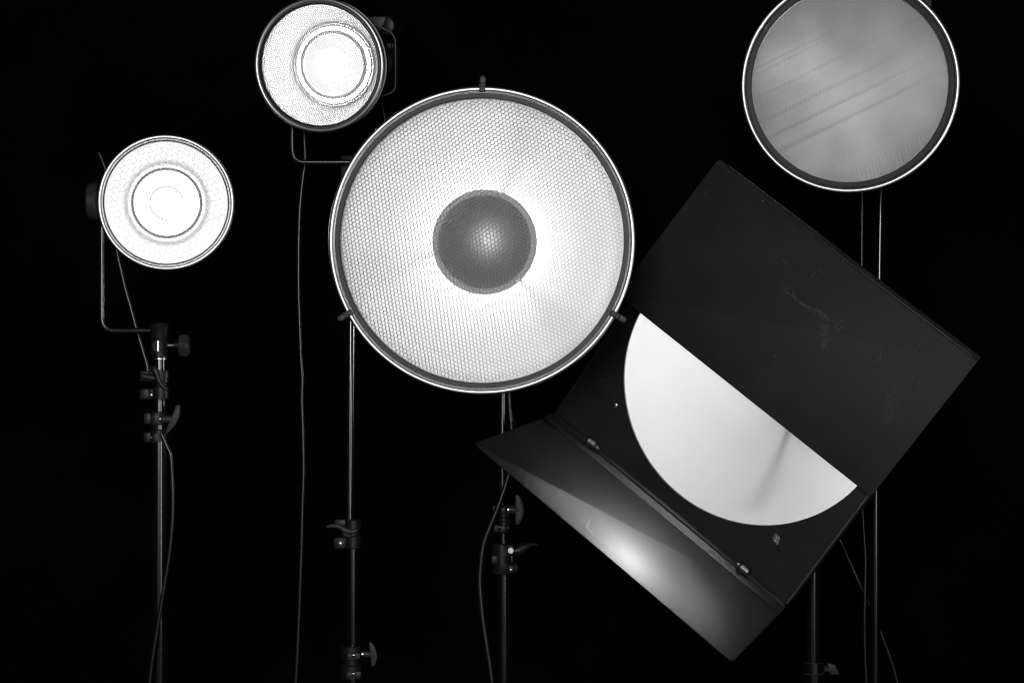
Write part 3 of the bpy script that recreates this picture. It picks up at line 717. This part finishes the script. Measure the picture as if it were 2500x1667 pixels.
mb.prism([(a[0]+7, a[1]+14), (a[0]+26, a[1]+10), (a[0]+38, a[1]-14), (a[0]+16, a[1]-16)], 2, 14, 2); s5.mk('wing_handle', mb, M['greyplastic'])

# ------------------------------------------------------------------ cables
def cable(label, pts, r, depth):
    P = [at(x, y, (d if d is not None else depth)) for x, y, *dd in pts for d in [dd[0] if dd else None]]
    o = P[-1].copy(); mb = MB(); mb.tube([((p-o)) for p in P], r*K, n=14, sub=8, up=(0, -1, 0.02))
    ob = mb.build('power_cable', M['cable'], scale=1); ob.location = o
    ob['label'] = label; ob['category'] = 'cable'; ob['group'] = 'black power cables'
cable('short black cable slanting from behind the leftmost lamp down to its stand clamp', [(242, 374), (251, 395), (259, 425), (270, 510), (284, 606), (305, 700), (316, 740), (331, 795), (347, 850), (359, 893), (361, 920)], 5.5, 0.25)
cable('black cable hanging beside the leftmost stand and crossing its foot', [(395, 1060), (408, 1090), (416, 1110), (420, 1160), (422, 1233), (418, 1310), (409, 1382), (396, 1460), (383, 1541), (372, 1610), (365, 1667), (356, 1760), (352, 1900), (345, 2150), (348, 2560)], 5.2, 0.10)
cable('long wavy black cable hanging from the lamp near the top', [(742, 290), (743, 340), (745, 393), (739, 440), (733, 500), (730, 570), (729, 638), (729, 700), (731, 770), (733, 829), (735, 880), (738, 925), (737, 980), (739, 1040), (741, 1148), (738, 1240), (736, 1329), (732, 1440), (727, 1573), (722, 1667), (718, 1800), (712, 2100), (716, 2460)], 5.2, 0.32)
cable('thin black cable seen briefly between the top lamp and the big dish', [(930, 225), (935, 260), (939, 290), (944, 340), (960, 460), (985, 600)], 3.0, 0.45)
cable('thick black cable looping out to the left of the big dish stand', [(1240, 900), (1243, 985), (1250, 1060), (1250, 1120), (1240, 1165), (1227, 1205), (1212, 1246), (1194, 1290), (1181, 1326), (1174, 1370), (1171, 1420), (1174, 1467), (1179, 1515), (1186, 1563), (1195, 1620), (1201, 1667), (1207, 1750), (1210, 1900), (1206, 2300)], 6.8, 0.34)
cable('thin black cable curving behind the left corner of the lower barn door', [(1238, 940), (1246, 1000), (1262, 1046), (1290, 1090), (1320, 1120)], 2.6, 0.55)
cable('thin straight cable hanging below the top right lamp, left of its stand', [(2106, 400), (2105, 470), (2104, 640), (2104, 900), (2104, 1150), (2105, 1233), (2109, 1300), (2113, 1367), (2112, 1430), (2111, 1500), (2112, 1600), (2115, 1667), (2116, 1800), (2114, 2250)], 4.2, 0.70)
cable('black cable slanting down to the right behind the barn door lamp', [(1990, 1200), (2046, 1308), (2072, 1365), (2100, 1427), (2130, 1490), (2157, 1560), (2180, 1625), (2195, 1680), (2230, 1800), (2262, 1950), (2270, 2200)], 5.0, 0.80)

# ------------------------------------------------------------------ arms that carry the lamp heads on their stands
def mount(t, pts, r=9):
    bpy.context.view_layer.update()
    inv = t.matrix_world.inverted(); mb = MB(); mb.tube([at(*p) for p in pts], r*K, n=14, sub=5, up=(0.02, 0.03, 1))
    ob = mb.build('mounting_arm', M['black'], scale=1); ob.parent = t; ob.matrix_parent_inverse = inv
for o in list(C.objects):
    if o.get('category') != 'studio lamp': continue
    if o.name == 'beauty_dish_lamp': mount(o, [(1181, 600, -0.10), (1184, 640, 0.10), (1200, 690, 0.30), (1227, 715, 0.42)], 11)
    elif o.name == 'barn_door_lamp': mount(o, [(1850, 930, 0.40), (1880, 960, 0.55), (1940, 1000, 0.68), (1984, 1020, 0.72)], 12)
    elif 'top right' in o['label']: mount(o, [(2090, 215, 0.62), (2110, 300, 0.66), (2140, 360, 0.72), (2152, 392, 0.75)], 9)
